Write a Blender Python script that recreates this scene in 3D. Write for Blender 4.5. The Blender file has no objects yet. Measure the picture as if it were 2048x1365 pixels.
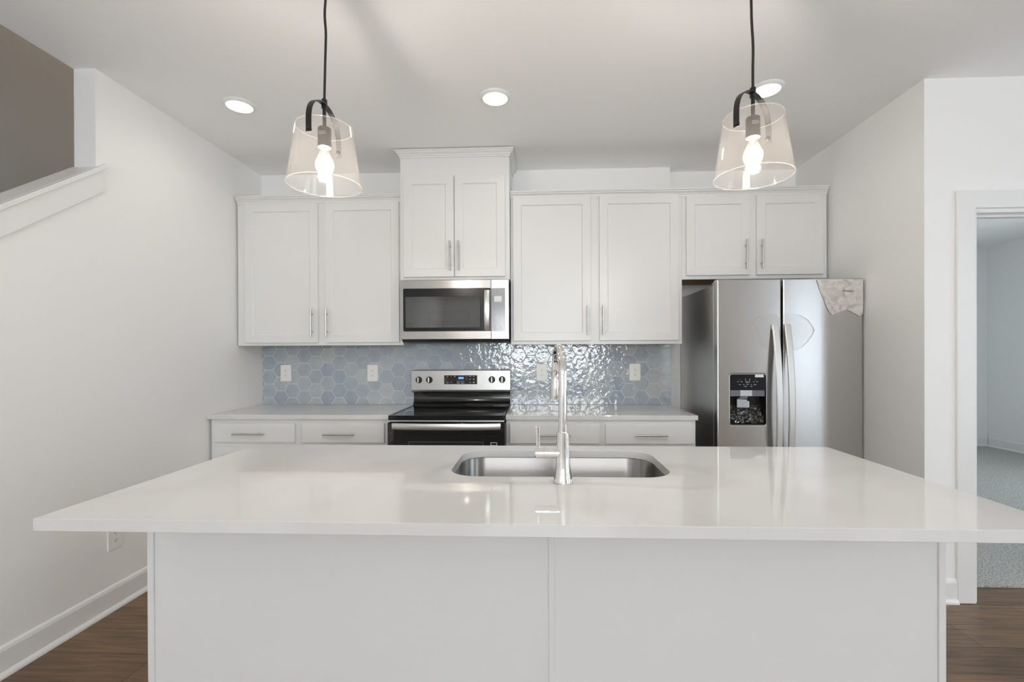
import bpy, bmesh, math, random
from mathutils import Vector, Matrix, noise
random.seed(7)
SC = bpy.context.scene
COL = SC.collection
PI = math.pi

# ------------------------------------------------------------------ camera
f_px, yaw, pitch, roll, cx, cy, H = 934.8102, .0422, -.0033, -.0040, 1032.7728, 708.5259, 1.321
c_, s_ = math.cos(yaw), math.sin(yaw); cp, sp = math.cos(pitch), math.sin(pitch); cr, sr = math.cos(roll), math.sin(roll)
fwd = Vector((-s_*cp, c_*cp, sp)); up0 = Vector((s_*sp, -c_*sp, cp)); rt0 = Vector((c_, s_, 0))
rt = cr*rt0 + sr*up0; up = -sr*rt0 + cr*up0
cam = bpy.data.cameras.new('camera'); camo = bpy.data.objects.new('camera', cam); COL.objects.link(camo)
camo.matrix_world = Matrix(((rt.x, up.x, -fwd.x, 0), (rt.y, up.y, -fwd.y, 0), (rt.z, up.z, -fwd.z, H), (0, 0, 0, 1)))
cam.sensor_width = 36; cam.lens = f_px/2048*36
cam.shift_x = (1024-cx)/2048; cam.shift_y = (cy-682.5)/2048
cam.clip_start = .05
SC.camera = camo

# ------------------------------------------------------------------ world, daylight, added fill lamps, exposure
SC.view_settings.view_transform = 'Standard'; SC.view_settings.look = 'None'
SC.view_settings.gamma = 1; SC.view_settings.use_curve_mapping = False
SC.view_settings.exposure = 2.06
SC.cycles.diffuse_bounces = 8; SC.cycles.transparent_max_bounces = 16; SC.cycles.max_bounces = 14
SC.cycles.sample_clamp_indirect = 6
SC.cycles.caustics_reflective = False
w = bpy.data.worlds.new('sky'); SC.world = w; w.use_nodes = True
w.node_tree.nodes['Background'].inputs[0].default_value = (.75, .87, 1, 1)
w.node_tree.nodes['Background'].inputs[1].default_value = .8


def area(name, loc, rot, sx, sy, power, col):
    l = bpy.data.lights.new(name, 'AREA'); l.shape = 'RECTANGLE'; l.size = sx; l.size_y = sy; l.energy = power; l.color = col
    o = bpy.data.objects.new(name, l); COL.objects.link(o); o.location = loc; o.rotation_euler = rot
    return o


REAR_Y, RIGHT_X = -4.6, 4.2
DAY = (.97, .985, 1.0); UPLIGHT = (1, .985, .965)
area('daylight_rear_window', (.25, REAR_Y-.16, 1.58), (PI/2, 0, 0), 2.6, 1.45, 32.5, DAY)        # sky seen by the rear window, facing +Y
area('daylight_side_window', (RIGHT_X+.16, -1.62, 1.35), (PI/2, 0, PI/2), 1.3, 2.0, 1.8, DAY)     # sky seen by the side window, facing -X
area('added_side_fill_near', (RIGHT_X+.16, .75, 1.45), (PI/2, 0, PI/2), 1.3, 1.8, .6, DAY)  # added lamp with no known window, brightens the room from the side
area('added_uplight_rear', (.25, REAR_Y-1.75, -.05), (PI, 0, 0), 5, 2.6, 350, UPLIGHT)            # added uplight outside the rear window to lift the ceiling, facing up
area('daylight_bedroom_window', (6.35, 3.9, 1.45), (PI/2, 0, PI/2), 1.3, 1.4, 9, (.91, .965, 1))
area('added_stairwell_fill', (-2.85, 3.2, 5.25), (0, 0, 0),   .8, .8, 1.0, (1, .80, .62))  # added lamp high in the shaft to lift the dark stairwell


# ------------------------------------------------------------------ materials
def M(name, col, rough=.5, metal=0, spec=.5, **kw):
    m = bpy.data.materials.new(name); m.use_nodes = True
    b = m.node_tree.nodes['Principled BSDF']
    b.inputs['Base Color'].default_value = (*col, 1); b.inputs['Roughness'].default_value = rough
    b.inputs['Metallic'].default_value = metal; b.inputs['Specular IOR Level'].default_value = spec
    for k, v in kw.items(): b.inputs[k.replace('_', ' ')].default_value = v
    return m


def N(m, t, **kw):
    n = m.node_tree.nodes.new(t)
    for k, v in kw.items(): setattr(n, k, v)
    return n


def LK(m, a, b): m.node_tree.links.new(a, b)
def BS(m): return m.node_tree.nodes['Principled BSDF']


def noise_bump(m, scale, strength, dist=.002, detail=3, stretch=None):
    tc = N(m, 'ShaderNodeTexCoord'); nz = N(m, 'ShaderNodeTexNoise'); bp = N(m, 'ShaderNodeBump')
    nz.inputs['Scale'].default_value = scale; nz.inputs['Detail'].default_value = detail
    bp.inputs['Strength'].default_value = strength; bp.inputs['Distance'].default_value = dist
    if stretch:
        mp = N(m, 'ShaderNodeMapping'); mp.inputs['Scale'].default_value = stretch
        LK(m, tc.outputs['Object'], mp.inputs[0]); LK(m, mp.outputs[0], nz.inputs['Vector'])
    else: LK(m, tc.outputs['Object'], nz.inputs['Vector'])
    LK(m, nz.outputs[0], bp.inputs['Height']); LK(m, bp.outputs[0], BS(m).inputs['Normal'])
    return nz


def ramp2(m, fac, c0, c1, p0=.3, p1=.7):
    r = N(m, 'ShaderNodeValToRGB'); e = r.color_ramp.elements
    e[0].position = p0; e[1].position = p1; e[0].color = (*c0, 1); e[1].color = (*c1, 1)
    LK(m, fac, r.inputs[0]); return r


wall_paint = M('wall_paint', (.885, .883, .875), .55, spec=.3); noise_bump(wall_paint, 260, .05, .001)
ceil_paint = M('ceiling_paint', (.92, .92, .917), .8, spec=.2); noise_bump(ceil_paint, 300, .06, .001)
trim_paint = M('trim_paint', (.83, .83, .825), .3); noise_bump(trim_paint, 90, .02, .001)
cab_white = M('cabinet_paint', (.745, .745, .735), .32); noise_bump(cab_white, 120, .02, .001)
island_paint = M('island_paint', (.725, .725, .72), .38); noise_bump(island_paint, 120, .02, .001)
plastic_white = M('white_plastic', (.86, .86, .84), .3)
slot_dark = M('slot_dark', (.05, .05, .05), .5)
black_gloss = M('black_enamel', (.006, .006, .006), .12); noise_bump(black_gloss, 60, .01, .001)
black_glass = M('black_glass', (.008, .008, .008), .04, spec=.6)
oven_glass = M('oven_window_glass', (.02, .02, .02), .06, spec=.6)
panel_black = M('panel_black', (.010, .010, .012), .22, spec=.22)
recess_black = M('recess_black', (.008, .008, .009), .35, spec=.25)
black_plastic = M('black_plastic', (.012, .012, .014), .3)
grey_plastic = M('grey_plastic', (.16, .16, .18), .3)
pale_plastic = M('pale_plastic', (.55, .57, .6), .25)
black_metal = M('matte_black_metal', (.018, .018, .017), .45, .3); noise_bump(black_metal, 200, .03, .0005)
socket_black = M('socket_black', (.03, .026, .022), .5)
chrome = M('chrome', (.88, .88, .88), .05, 1)
nickel = M('brushed_nickel', (.56, .545, .52), .3, 1); noise_bump(nickel, 400, .03, .0005)
cord_black = M('cord_black', (.012, .012, .012), .6); noise_bump(cord_black, 600, .1, .0005)
raw_wood = M('raw_wood', (.50, .29, .11), .6)
mark_white = M('printed_marks', (.55, .55, .55), .5)
mark_grey = M('print_and_reflection_grey', (.2, .2, .2), .5)
sticker = M('sticker_paper', (.78, .79, .8), .5)
led = M('led_lens', (1, 1, 1), .5); BS(led).inputs['Emission Color'].default_value = (1, .96, .9, 1); BS(led).inputs['Emission Strength'].default_value = 3.2
filament = M('lit_filament', (1, 1, 1), .5); BS(filament).inputs['Emission Color'].default_value = (1, .86, .68, 1); BS(filament).inputs['Emission Strength'].default_value = 22
screen = M('clock_digits', (0, 0, 0), .5); BS(screen).inputs['Emission Color'].default_value = (.25, .42, 1, 1); BS(screen).inputs['Emission Strength'].default_value = .9
screen_blue = M('clock_glow', (0, 0, 0), .2); BS(screen_blue).inputs['Emission Color'].default_value = (.01, .03, .2, 1); BS(screen_blue).inputs['Emission Strength'].default_value = .3


def steel(name, col, rough, aniso, stretch):
    m = M(name, col, rough, 1)
    BS(m).inputs['Anisotropic'].default_value = aniso
    t = N(m, 'ShaderNodeCombineXYZ'); t.inputs[2].default_value = 1       # grain lies level, so reflections smear up and down
    LK(m, t.outputs[0], BS(m).inputs['Tangent'])
    noise_bump(m, 30, .025, .0006, 4, stretch)
    return m


steel_b = steel('brushed_steel', (.58, .57, .56), .26, .8, (1, 1, 40))
steel_side = steel('steel_side_panel', (.62, .60, .57), .36, .4, (1, 1, 1))
steel_light = steel('satin_steel', (.68, .68, .67), .34, .3, (40, 1, 1))
steel_guard = steel('range_steel', (.40, .395, .385), .32, .3, (40, 1, 1))
steel_oven = steel('microwave_steel', (.40, .385, .37), .28, .7, (1, 1, 40))
steel_pale = steel('panel_steel', (.43, .43, .42), .34, .3, (40, 1, 1))
handle_steel = M('handle_steel', (.74, .74, .73), .42, 1)
steel_sink = steel('sink_steel', (.28, .27, .26), .24, .6, (1, 1, 40))


def thin_glass(name, tint, haze=.0, rough=0.0, ior=1.5, front=.5, mottle=0):
    m = bpy.data.materials.new(name); m.use_nodes = True; nt = m.node_tree; nt.nodes.clear()
    o = N(m, 'ShaderNodeOutputMaterial'); tr = N(m, 'ShaderNodeBsdfTransparent'); gl = N(m, 'ShaderNodeBsdfGlossy')
    lw = N(m, 'ShaderNodeLayerWeight'); lw.inputs['Blend'].default_value = .5; pw = N(m, 'ShaderNodeMath', operation='POWER'); pw.inputs[1].default_value = 5
    fr = N(m, 'ShaderNodeMath', operation='MULTIPLY_ADD'); fr.inputs[1].default_value = .85; fr.inputs[2].default_value = ((ior-1)/(ior+1))**2; mx = N(m, 'ShaderNodeMixShader')
    tr.inputs[0].default_value = (*tint, 1); gl.inputs['Roughness'].default_value = rough
    LK(m, lw.outputs['Facing'], pw.inputs[0]); LK(m, pw.outputs[0], fr.inputs[0])
    LK(m, fr.outputs[0], mx.inputs[0]); LK(m, tr.outputs[0], mx.inputs[1]); LK(m, gl.outputs[0], mx.inputs[2])
    last = mx
    if haze:
        df = N(m, 'ShaderNodeBsdfTranslucent'); df.inputs[0].default_value = (.9, .86, .82, 1)
        dd = N(m, 'ShaderNodeBsdfDiffuse'); dd.inputs[0].default_value = (.9, .86, .82, 1)
        m3 = N(m, 'ShaderNodeMixShader'); m3.inputs[0].default_value = front
        LK(m, df.outputs[0], m3.inputs[1]); LK(m, dd.outputs[0], m3.inputs[2])
        m2 = N(m, 'ShaderNodeMixShader'); m2.inputs[0].default_value = haze
        if mottle:      # creases and stuck patches make the film clearer in places
            tcm = N(m, 'ShaderNodeTexCoord'); nzm = N(m, 'ShaderNodeTexNoise'); nzm.inputs['Scale'].default_value = 15; nzm.inputs['Detail'].default_value = 6; nzm.inputs['Distortion'].default_value = 1.6
            mr = N(m, 'ShaderNodeMapRange'); mr.inputs[1].default_value = .36; mr.inputs[2].default_value = .62; mr.inputs[3].default_value = haze-mottle; mr.inputs[4].default_value = haze+mottle
            bmp = N(m, 'ShaderNodeBump'); bmp.inputs['Strength'].default_value = .14; bmp.inputs['Distance'].default_value = .01
            LK(m, tcm.outputs['Object'], nzm.inputs['Vector']); LK(m, nzm.outputs[0], mr.inputs[0]); LK(m, mr.outputs[0], m2.inputs[0])
            LK(m, nzm.outputs[0], bmp.inputs['Height']); LK(m, bmp.outputs[0], dd.inputs['Normal']); LK(m, bmp.outputs[0], gl.inputs['Normal'])
        LK(m, mx.outputs[0], m2.inputs[1]); LK(m, m3.outputs[0], m2.inputs[2]); last = m2
    LK(m, last.outputs[0], o.inputs[0]); return m


shade_glass = thin_glass('shade_glass', (.985, .975, .965), .009, ior=1.45)
rim_glass = thin_glass('shade_rim_glass', (.94, .94, .94), .06, ior=1.5)
bulb_glass = thin_glass('bulb_glass', (1, .985, .96), .004)
pane_glass = thin_glass('pane_glass', (.97, .98, .98))
clear_film = thin_glass('clear_film', (.99, .99, .99), .05, .15, 1.4, 1)
wrap_film = thin_glass('wrap_film', (.97, .97, .96), .55, .15, 1.5, 1, .13)

# quartz worktop
quartz = M('white_quartz', (.80, .785, .765), .04, spec=.5)
tc = N(quartz, 'ShaderNodeTexCoord'); nz = N(quartz, 'ShaderNodeTexNoise'); nz.inputs['Scale'].default_value = 2.2; nz.inputs['Detail'].default_value = 6
nz.inputs['Distortion'].default_value = .8
LK(quartz, tc.outputs['Object'], nz.inputs['Vector'])
r = ramp2(quartz, nz.outputs[0], (.645, .637, .627), (.705, .70, .692), .35, .65); LK(quartz, r.outputs[0], BS(quartz).inputs['Base Color'])

# glazed hexagon tile: every tile its own blue-grey, mottled glaze, wavy surface
tile = M('glazed_tile', (.3, .36, .42), .025, spec=.85)
geo = N(tile, 'ShaderNodeNewGeometry'); tc = N(tile, 'ShaderNodeTexCoord')
r = N(tile, 'ShaderNodeValToRGB'); e = r.color_ramp.elements
e[0].position = 0; e[0].color = (.295, .36, .46, 1); e[1].position = 1; e[1].color = (.49, .53, .53, 1)
x = e.new(.35); x.color = (.35, .42, .49, 1); x = e.new(.7); x.color = (.41, .475, .515, 1)
LK(tile, geo.outputs['Random Per Island'], r.inputs[0])
nz = N(tile, 'ShaderNodeTexNoise'); nz.inputs['Scale'].default_value = 14; nz.inputs['Detail'].default_value = 3
LK(tile, tc.outputs['Object'], nz.inputs['Vector'])
r2 = ramp2(tile, nz.outputs[0], (.32, .37, .46), (.54, .56, .54), .3, .75)
mx = N(tile, 'ShaderNodeMixRGB'); mx.inputs[0].default_value = .35
LK(tile, r.outputs[0], mx.inputs[1]); LK(tile, r2.outputs[0], mx.inputs[2]); LK(tile, mx.outputs[0], BS(tile).inputs['Base Color'])
nb = N(tile, 'ShaderNodeTexNoise'); nb.inputs['Scale'].default_value = 24; nb.inputs['Detail'].default_value = 2
add = N(tile, 'ShaderNodeVectorMath', operation='MULTIPLY_ADD'); LK(tile, tc.outputs['Object'], add.inputs[0]); add.inputs[1].default_value = (1, 1, 1)
comb = N(tile, 'ShaderNodeCombineXYZ'); mul = N(tile, 'ShaderNodeMath', operation='MULTIPLY'); mul.inputs[1].default_value = 37
LK(tile, geo.outputs['Random Per Island'], mul.inputs[0]); LK(tile, mul.outputs[0], comb.inputs[1]); LK(tile, comb.outputs[0], add.inputs[2])
LK(tile, add.outputs[0], nb.inputs['Vector'])
bp = N(tile, 'ShaderNodeBump'); bp.inputs['Strength'].default_value = .6; bp.inputs['Distance'].default_value = .005
LK(tile, nb.outputs[0], bp.inputs['Height']); LK(tile, bp.outputs[0], BS(tile).inputs['Normal'])
grout = M('grout', (.76, .78, .78), .8)

# floor planks
wood = M('wood_planks', (.12, .08, .05), .32)
tc = N(wood, 'ShaderNodeTexCoord'); br = N(wood, 'ShaderNodeTexBrick'); br.offset = .37; br.squash = 1
br.inputs['Scale'].default_value = 1; br.inputs['Brick Width'].default_value = 1.22; br.inputs['Row Height'].default_value = .18
br.inputs['Mortar Size'].default_value = .0015; br.inputs['Mortar'].default_value = (.02, .014, .01, 1)
br.inputs['Color1'].default_value = (.215, .13, .066, 1); br.inputs['Color2'].default_value = (.12, .07, .036, 1)
LK(wood, tc.outputs['Object'], br.inputs['Vector'])
mp = N(wood, 'ShaderNodeMapping'); mp.inputs['Scale'].default_value = (1.6, 22, 1); nz = N(wood, 'ShaderNodeTexNoise')
nz.inputs['Scale'].default_value = 2.4; nz.inputs['Detail'].default_value = 8; nz.inputs['Distortion'].default_value = .6
LK(wood, tc.outputs['Object'], mp.inputs[0]); LK(wood, mp.outputs[0], nz.inputs['Vector'])
r = ramp2(wood, nz.outputs[0], (.5, .5, .5), (1.45, 1.4, 1.35), .3, .75)
mx = N(wood, 'ShaderNodeMixRGB', blend_type='MULTIPLY'); mx.inputs[0].default_value = 1
LK(wood, br.outputs[0], mx.inputs[1]); LK(wood, r.outputs[0], mx.inputs[2]); LK(wood, mx.outputs[0], BS(wood).inputs['Base Color'])
bp = N(wood, 'ShaderNodeBump'); bp.inputs['Strength'].default_value = .25; bp.inputs['Distance'].default_value = .002
LK(wood, nz.outputs[0], bp.inputs['Height']); LK(wood, bp.outputs[0], BS(wood).inputs['Normal'])

carpet_m = M('carpet', (.36, .36, .345), .95, spec=.1)
tc = N(carpet_m, 'ShaderNodeTexCoord'); nz = N(carpet_m, 'ShaderNodeTexNoise'); nz.inputs['Scale'].default_value = 90; nz.inputs['Detail'].default_value = 4
LK(carpet_m, tc.outputs['Object'], nz.inputs['Vector'])
r = ramp2(carpet_m, nz.outputs[0], (.30, .30, .285), (.66, .66, .63), .35, .65); LK(carpet_m, r.outputs[0], BS(carpet_m).inputs['Base Color'])
bp = N(carpet_m, 'ShaderNodeBump'); bp.inputs['Strength'].default_value = 1; bp.inputs['Distance'].default_value = .01
LK(carpet_m, nz.outputs[0], bp.inputs['Height']); LK(carpet_m, bp.outputs[0], BS(carpet_m).inputs['Normal'])

# ------------------------------------------------------------------ mesh helpers
def B(): return bmesh.new()


def box(bm, x0, x1, y0, y1, z0, z1):
    v = [bm.verts.new(p) for p in ((x0, y0, z0), (x1, y0, z0), (x1, y1, z0), (x0, y1, z0), (x0, y0, z1), (x1, y0, z1), (x1, y1, z1), (x0, y1, z1))]
    for q in ((3, 2, 1, 0), (4, 5, 6, 7), (0, 1, 5, 4), (1, 2, 6, 5), (2, 3, 7, 6), (3, 0, 4, 7)): bm.faces.new([v[i] for i in q])
    return bm


def loft(bm, rings, close=True, cap=True):
    vs = [[bm.verts.new(p) for p in r] for r in rings]; n = len(vs[0])
    for a, b in zip(vs, vs[1:]):
        for i in range(n if close else n-1): bm.faces.new((a[i], a[(i+1) % n], b[(i+1) % n], b[i]))
    if cap: bm.faces.new(vs[0][::-1]); bm.faces.new(vs[-1])
    return bm


def lathe(bm, prof, c=(0, 0, 0), n=32, axis='Z', cap=True):
    def P(r, z, a):
        x, y = r*math.cos(a), r*math.sin(a)
        if axis == 'Z': return (c[0]+x, c[1]+y, c[2]+z)
        if axis == 'Y': return (c[0]+x, c[1]+z, c[2]-y)
        return (c[0]+z, c[1]+x, c[2]+y)
    return loft(bm, [[P(r, z, 2*PI*i/n) for i in range(n)] for r, z in prof], True, cap)


def tube(bm, pts, rad, n=12):
    pts = [Vector(p) for p in pts]; rings = []; u = None
    for i, p in enumerate(pts):
        t = (pts[min(i+1, len(pts)-1)]-pts[max(i-1, 0)]).normalized()
        if u is None: u = t.orthogonal().normalized()
        u = (u-t*u.dot(t)).normalized(); v = t.cross(u)
        rr = rad[i] if isinstance(rad, (list, tuple)) else rad
        rings.append([p+rr*(math.cos(2*PI*k/n)*u+math.sin(2*PI*k/n)*v) for k in range(n)])
    return loft(bm, rings)


def prism(bm, loop, axis, a0, a1):
    """loop of 2-D points extruded along axis: X -> (y,z), Y -> (x,z), Z -> (x,y)"""
    def P(p, a): return {'X': (a, p[0], p[1]), 'Y': (p[0], a, p[1]), 'Z': (p[0], p[1], a)}[axis]
    return loft(bm, [[P(p, a0) for p in loop], [P(p, a1) for p in loop]])


def rrect(x0, x1, y0, y1, r, n=8):
    out = []
    for cx_, cy_, a in ((x1-r, y1-r, 0), (x0+r, y1-r, PI/2), (x0+r, y0+r, PI), (x1-r, y0+r, 1.5*PI)):
        for i in range(n+1): out.append((cx_+r*math.cos(a+PI/2*i/n), cy_+r*math.sin(a+PI/2*i/n)))
    return out


def holed(bm, outer, holes, axis, a0, a1):
    """slab with holes"""
    def P(p, a): return {'X': (a, p[0], p[1]), 'Y': (p[0], a, p[1]), 'Z': (p[0], p[1], a)}[axis]
    lv = []
    for a in (a0, a1):
        es = []; loops = []
        for L in [outer]+holes:
            vs = [bm.verts.new(P(p, a)) for p in L]; loops.append(vs)
            es += [bm.edges.new((vs[i], vs[(i+1) % len(vs)])) for i in range(len(vs))]
        bmesh.ops.triangle_fill(bm, edges=es, use_beauty=True)
        lv.append(loops)
    for la, lb in zip(*lv):
        n = len(la)
        for i in range(n): bm.faces.new((la[i], la[(i+1) % n], lb[(i+1) % n], lb[i]))
    return bm


def obj(name, bm, mat, parent=None, bevel=0, seg=2, smooth=False, off=None):
    """bm is in world metres; the object's origin is its root's origin"""
    root = parent
    o0 = Vector((0, 0, 0))
    while root is not None:
        o0 = Vector(root['_o']) if '_o' in root else o0
        if '_o' in root: break
        root = root.parent
    if off is not None: o0 = Vector(off)
    if o0.length: bmesh.ops.translate(bm, verts=bm.verts, vec=-o0)
    bmesh.ops.recalc_face_normals(bm, faces=bm.faces)
    me = bpy.data.meshes.new(name); bm.to_mesh(me); bm.free()
    o = bpy.data.objects.new(name, me); COL.objects.link(o); me.materials.append(mat)
    if parent is not None: o.parent = parent
    if smooth:
        for p in me.polygons: p.use_smooth = True
        if smooth != 'all':
            me.set_sharp_from_angle(angle=math.radians(35))
    if bevel:
        b = o.modifiers.new('edge', 'BEVEL'); b.width = bevel; b.segments = seg; b.limit_method = 'ANGLE'; b.angle_limit = .6
    return o


def thing(name, label, cat, loc, group=None):
    o = bpy.data.objects.new(name, None); COL.objects.link(o); o.location = loc; o.empty_display_size = .05
    o['label'] = label; o['category'] = cat; o['_o'] = list(loc)
    if group: o['group'] = group
    return o


def tag(o, label, cat, group=None):
    o['label'] = label; o['category'] = cat
    if group: o['group'] = group
    return o


def struct(name, bm, mat, parent=None, bevel=0, smooth=False):
    o = obj(name, bm, mat, parent, bevel, smooth=smooth)
    if parent is None: o['kind'] = 'structure'
    return o


def dup(root, loc, label):
    r = root.copy(); COL.objects.link(r); r.location = loc; r['label'] = label
    for ch in list(root.children):
        c = ch.copy(); COL.objects.link(c); c.parent = r
        for g in ch.children:
            d = g.copy(); COL.objects.link(d); d.parent = c
    return r


def text(name, s, size, loc, mat, parent, width=None, rot=(PI/2, 0, 0)):
    cu = bpy.data.curves.new(name, 'FONT'); cu.body = s; cu.size = size; cu.align_x = 'CENTER'; cu.align_y = 'CENTER'; cu.extrude = .0002
    t = bpy.data.objects.new(name, cu); COL.objects.link(t)
    dg = bpy.context.evaluated_depsgraph_get(); me = bpy.data.meshes.new_from_object(t.evaluated_get(dg))
    bpy.data.objects.remove(t); bpy.data.curves.remove(cu)
    bm = bmesh.new(); bm.from_mesh(me); bpy.data.meshes.remove(me)
    if width:
        xs = [v.co.x for v in bm.verts]; k = width/(max(xs)-min(xs)); bmesh.ops.scale(bm, vec=(k, 1, 1), verts=bm.verts)
    bmesh.ops.transform(bm, matrix=Matrix.Translation(loc) @ Matrix.Rotation(rot[2], 4, 'Z') @ Matrix.Rotation(rot[0], 4, 'X'), verts=bm.verts)
    return obj(name, bm, mat, parent)


# ------------------------------------------------------------------ the setting
XL, XR, W, WA, XB, C = -2.197, 2.04, 3.667, 3.764, 1.04, 2.75
EY = 2.546
bm = B(); box(bm, -2.308, 4.2, REAR_Y, 2.71, -.1, 0); box(bm, -2.308, 2.04, 2.71, 3.9, -.1, 0); struct('floor', bm, wood)
bm = B(); box(bm, 2.16, 6.3, 2.71, 6.8, -.1, .012); struct('floor_carpet', bm, carpet_m)
bm = B(); box(bm, -2.308, 4.3, REAR_Y, EY, C, C+.12); box(bm, -2.308, 2.16, EY, 3.9, C, C+.12); struct('ceiling', bm, ceil_paint)
bm = B(); box(bm, 2.16, 6.3, 2.666, 6.8, C, C+.12); struct('ceiling_bedroom', bm, ceil_paint)
bm = B(); prism(bm, [(XL, W), (XB, W), (XB, WA), (XR, WA), (XR, 3.9), (XL, 3.9)], 'Z', 0, C); struct('wall_back', bm, wall_paint)


def ztop(y): return 2.256+.752*(y-2.244)


bm = B()
prism(bm, [(REAR_Y, 0), (3.9, 0), (3.9, C), (2.25, C), (2.25, ztop(2.25)-.03), (.95, ztop(.95)-.03), (.95, C), (REAR_Y, C)], 'X', -2.308, XL)  # unseen full-height stretch towards the rear keeps the stairwell dark
struct('wall_left', bm, wall_paint)
# sloped cap and skirt of the stair half wall
bm = B()
prism(bm, [(.95, ztop(.95)), (2.249, ztop(2.249)), (2.249, ztop(2.249)-.026), (.95, ztop(.95)-.026)], 'X', -2.322, XL+.001)
prism(bm, [(.95, ztop(.95)), (2.29, ztop(2.29)), (2.29, ztop(2.29)-.026), (.95, ztop(.95)-.026)], 'X', XL+.001, XL+.026)
struct('trim_1', bm, trim_paint, bevel=.003)
bm = B(); prism(bm, [(.95, ztop(.95)-.027), (2.275, ztop(2.275)-.027), (2.275, ztop(2.275)-.14), (.95, ztop(.95)-.14)], 'X', XL+.001, XL+.016)
struct('trim_2', bm, trim_paint, bevel=.003)
# stairwell shaft beyond the half wall
bm = B(); box(bm, -3.47, -3.35, -.4, 4.6, 0, 5.3); struct('wall_stair_side', bm, wall_paint)
bm = B(); box(bm, -3.35, -2.308, 4.5, 4.6, 0, 5.3); struct('wall_stair_end', bm, wall_paint)
bm = B(); box(bm, -3.35, -2.308, -.4, -.3, 0, 5.3); struct('wall_stair_near', bm, wall_paint)
bm = B(); box(bm, -2.308, -2.2, -.4, 4.6, C+.12, 5.3); box(bm, -2.308, -2.2, 3.9, 4.6, 0, C+.12); struct('wall_stair_upper', bm, wall_paint)
bm = B(); box(bm, -3.47, -2.2, -.4, 4.6, 5.3, 5.4); struct('ceiling_stair', bm, ceil_paint)
bm = B()
for i in range(13): box(bm, -3.348, -2.31, .3+.24*i, .3+.24*(i+1) if i < 12 else 4.49, 0, .19*(i+1))
struct('stair_flight', bm, carpet_m)
# right side: fridge alcove wall, wall with the doorway, bedroom
bm = B(); box(bm, XR, 2.16, 2.666, 6.8, 0, C); struct('wall_right', bm, wall_paint)
DX0, DX1, DZ = 2.292, 3.12, 2.055
bm = B(); prism(bm, [(XR, 0), (DX0, 0), (DX0, DZ), (DX1, DZ), (DX1, 0), (4.3, 0), (4.3, C), (XR, C)], 'Y', EY, 2.666); struct('wall_front', bm, wall_paint)
bm = B(); box(bm, 2.16, 6.3, 6.684, 6.8, 0, C); struct('wall_bedroom_far', bm, wall_paint)
bm = B(); prism(bm, [(2.666, 0), (6.684, 0), (6.684, C), (2.666, C)][:1]+[(6.684, 0), (6.684, C), (2.666, C)], 'X', 6.19, 6.3) if False else holed(bm, [(2.666, 0), (6.684, 0), (6.684, C), (2.666, C)], [[(3.25, .75), (4.55, .75), (4.55, 2.15), (3.25, 2.15)]], 'X', 6.19, 6.3)
struct('wall_bedroom_right', bm, wall_paint)
bm = B(); box(bm, 4.3, 6.3, 2.55, 2.666, 0, C); struct('wall_bedroom_near', bm, wall_paint)
# living room behind the camera, with the windows that light the kitchen
bm = B(); holed(bm, [(-2.308, 0), (4.3, 0), (4.3, C), (-2.308, C)], [[(-1.05, .85), (1.55, .85), (1.55, 2.3), (-1.05, 2.3)]], 'Y', REAR_Y-.12, REAR_Y); struct('wall_rear', bm, wall_paint)
bm = B(); holed(bm, [(REAR_Y, 0), (EY, 0), (EY, C), (REAR_Y, C)], [[(-2.27, .35), (-.97, .35), (-.97, 2.35), (-2.27, 2.35)], [(.1, .55), (1.4, .55), (1.4, 2.35), (.1, 2.35)]], 'X', RIGHT_X, RIGHT_X+.12); struct('wall_side', bm, wall_paint)  # the nearer opening is added to let in the side fill


def window(name, axis, a, lo, hi, z0, z1, nsash):
    """frame, sash bars and panes inside a wall opening; axis Y: wall plane y=a, runs in x"""
    bm = B(); t = .05
    holes = []; wd = (hi-lo)/nsash; zm = (z0+z1)/2
    for i in range(nsash):
        holes.append([(lo+i*wd+t, z0+t), (lo+(i+1)*wd-t, z0+t), (lo+(i+1)*wd-t, zm-.025), (lo+i*wd+t, zm-.025)])
        holes.append([(lo+i*wd+t, zm+.025), (lo+(i+1)*wd-t, zm+.025), (lo+(i+1)*wd-t, z1-t), (lo+i*wd+t, z1-t)])
    e = .002
    holed(bm, [(lo+e, z0+e), (hi-e, z0+e), (hi-e, z1-e), (lo+e, z1-e)], holes, axis, a-.03, a+.03)
    fr = struct(name, bm, trim_paint)
    bm = B()
    if axis == 'Y': box(bm, lo+.02, hi-.02, a-.003, a+.003, z0+.02, z1-.02)
    else: box(bm, a-.003, a+.003, lo+.02, hi-.02, z0+.02, z1-.02)
    struct('window_glass', bm, pane_glass, fr)


window('window_1', 'Y', REAR_Y-.06, -1.05, 1.55, .85, 2.3, 2)
window('window_2', 'X', RIGHT_X+.06, -2.27, -.97, .35, 2.35, 1)
window('window_added', 'X', RIGHT_X+.06, .1, 1.4, .55, 2.35, 1)  # unseen window added for the near side fill lamp
window('window_3', 'X', 6.245, 3.25, 4.55, .75, 2.15, 1)

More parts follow.
